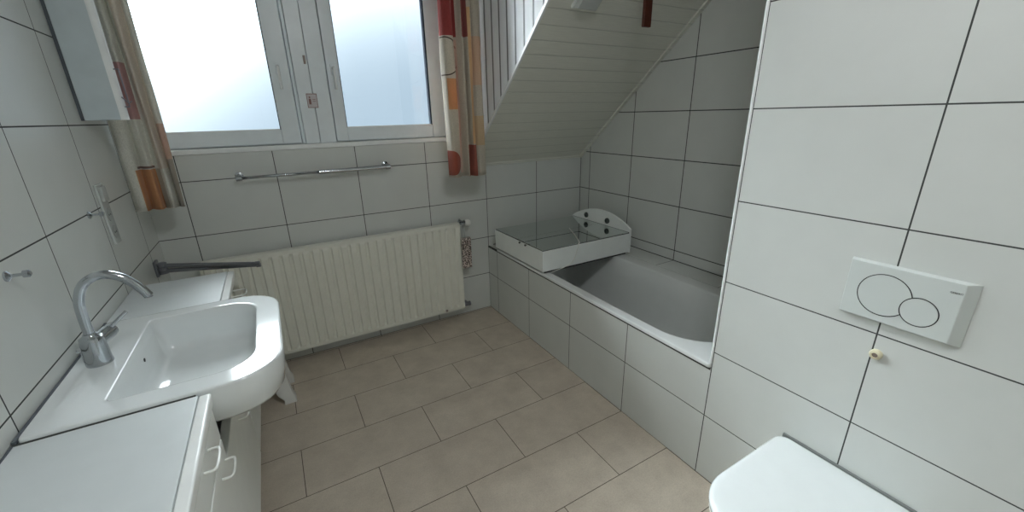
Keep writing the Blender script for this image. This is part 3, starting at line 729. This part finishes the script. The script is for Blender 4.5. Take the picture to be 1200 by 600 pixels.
# ------------------------------------------------------------------ fill lamp added to brighten the room (out of frame, on the flat ceiling)
LX, LY, LZ = -.90, -2.60, CEIL
rl = empty('added_fill_lamp', (LX, LY, CEIL)); tag(rl, 'added round fill lamp on the flat ceiling, out of view', 'lamp')
lathe_ob('housing', 'trim', [(.16, 0), (.16, -.03), (.15, -.035)], (LX, LY, LZ), 'z', rl, 40)
g = NT('fill_lamp_opal'); g.b.inputs['Base Color'].default_value = (.9, .9, .88, 1)
FILL_LAMP = 58.0
g.b.inputs['Emission Color'].default_value = (.95, .98, 1, 1); g.b.inputs['Emission Strength'].default_value = FILL_LAMP
M['opal'] = g.m
lathe_ob('opal_shade', 'opal', [(.145, -.036), (.145, -.05), (.12, -.075), (.06, -.088), (.01, -.09)], (LX, LY, LZ), 'z', rl, 40)

# ------------------------------------------------------------------ sky
w = bpy.data.worlds.new('overcast_sky'); scene.world = w; w.use_nodes = True
t = w.node_tree; t.nodes.clear()
def N(k, **a):
    n = t.nodes.new(k)
    for q, v in a.items(): setattr(n, q, v)
    return n
def L(a, b): t.links.new(a, b)
def mth(op, a, b=0.0, clamp=False):
    n = N('ShaderNodeMath', operation=op); n.use_clamp = clamp
    for i, v in enumerate((a, b)):
        if isinstance(v, bpy.types.NodeSocket): L(v, n.inputs[i])
        else: n.inputs[i].default_value = v
    return n.outputs[0]
tc = N('ShaderNodeTexCoord'); sp = N('ShaderNodeSeparateXYZ'); L(tc.outputs['Generated'], sp.inputs[0])
gdir = Vector((-.78, 1.0, 1.12)).normalized()
dt = N('ShaderNodeVectorMath', operation='DOT_PRODUCT'); L(tc.outputs['Generated'], dt.inputs[0]); dt.inputs[1].default_value = gdir
GLOW, ZEN, BASE = 98.0, 50.0, .80
glow = mth('MULTIPLY', mth('POWER', mth('MAXIMUM', dt.outputs['Value'], 0.0), 12.0), GLOW)
zen = mth('MULTIPLY', mth('POWER', mth('MAXIMUM', sp.outputs[2], 0.0), 3.0), ZEN)
nz = N('ShaderNodeTexNoise'); nz.inputs['Scale'].default_value = 2.2; L(tc.outputs['Generated'], nz.inputs['Vector'])
amt = mth('MULTIPLY', mth('ADD', glow, zen), mth('ADD', .85, mth('MULTIPLY', nz.outputs['Fac'], .3)))
c1 = N('ShaderNodeVectorMath', operation='SCALE'); c1.inputs[0].default_value = (.90, .97, 1.0); L(amt, c1.inputs['Scale'])
c2 = N('ShaderNodeVectorMath', operation='ADD'); L(c1.outputs[0], c2.inputs[0]); c2.inputs[1].default_value = (.60*BASE, .77*BASE, .92*BASE)
bg = N('ShaderNodeBackground'); L(c2.outputs[0], bg.inputs[0]); bg.inputs[1].default_value = 1.0
ow = N('ShaderNodeOutputWorld'); L(bg.outputs[0], ow.inputs[0])
w.cycles.sampling_method = 'MANUAL'; w.cycles.sample_map_resolution = 512

# ------------------------------------------------------------------ camera
yaw, pitch, roll, f = .5139, -.3320, -.0243, 480.73
F = Vector((math.sin(yaw)*math.cos(pitch), math.cos(yaw)*math.cos(pitch), math.sin(pitch)))
Rt = Vector((math.cos(yaw), -math.sin(yaw), 0)); U = Rt.cross(F)
c, s = math.cos(roll), math.sin(roll); Rr = c*Rt+s*U; Uu = -s*Rt+c*U
cam = bpy.data.cameras.new('camera'); co = bpy.data.objects.new('camera', cam); COL.objects.link(co)
mt = Matrix((Rr, Uu, -F)).transposed().to_4x4(); mt.translation = Vector((-1.3761, -2.7818, 1.4987)); co.matrix_world = mt
cam.sensor_width = 36; cam.lens = f/1200*36; cam.clip_start = .02
cam.shift_x = (600-597.53)/1200; cam.shift_y = (300.79-300)/1200
scene.camera = co

scene.view_settings.view_transform = 'Standard'; scene.view_settings.look = 'None'
scene.view_settings.gamma = 1; scene.view_settings.use_curve_mapping = False; scene.view_settings.exposure = 0.12
scene.cycles.use_denoising = True
scene.cycles.max_bounces = 14; scene.cycles.diffuse_bounces = 8; scene.cycles.transparent_max_bounces = 12
scene.cycles.sample_clamp_indirect = 8
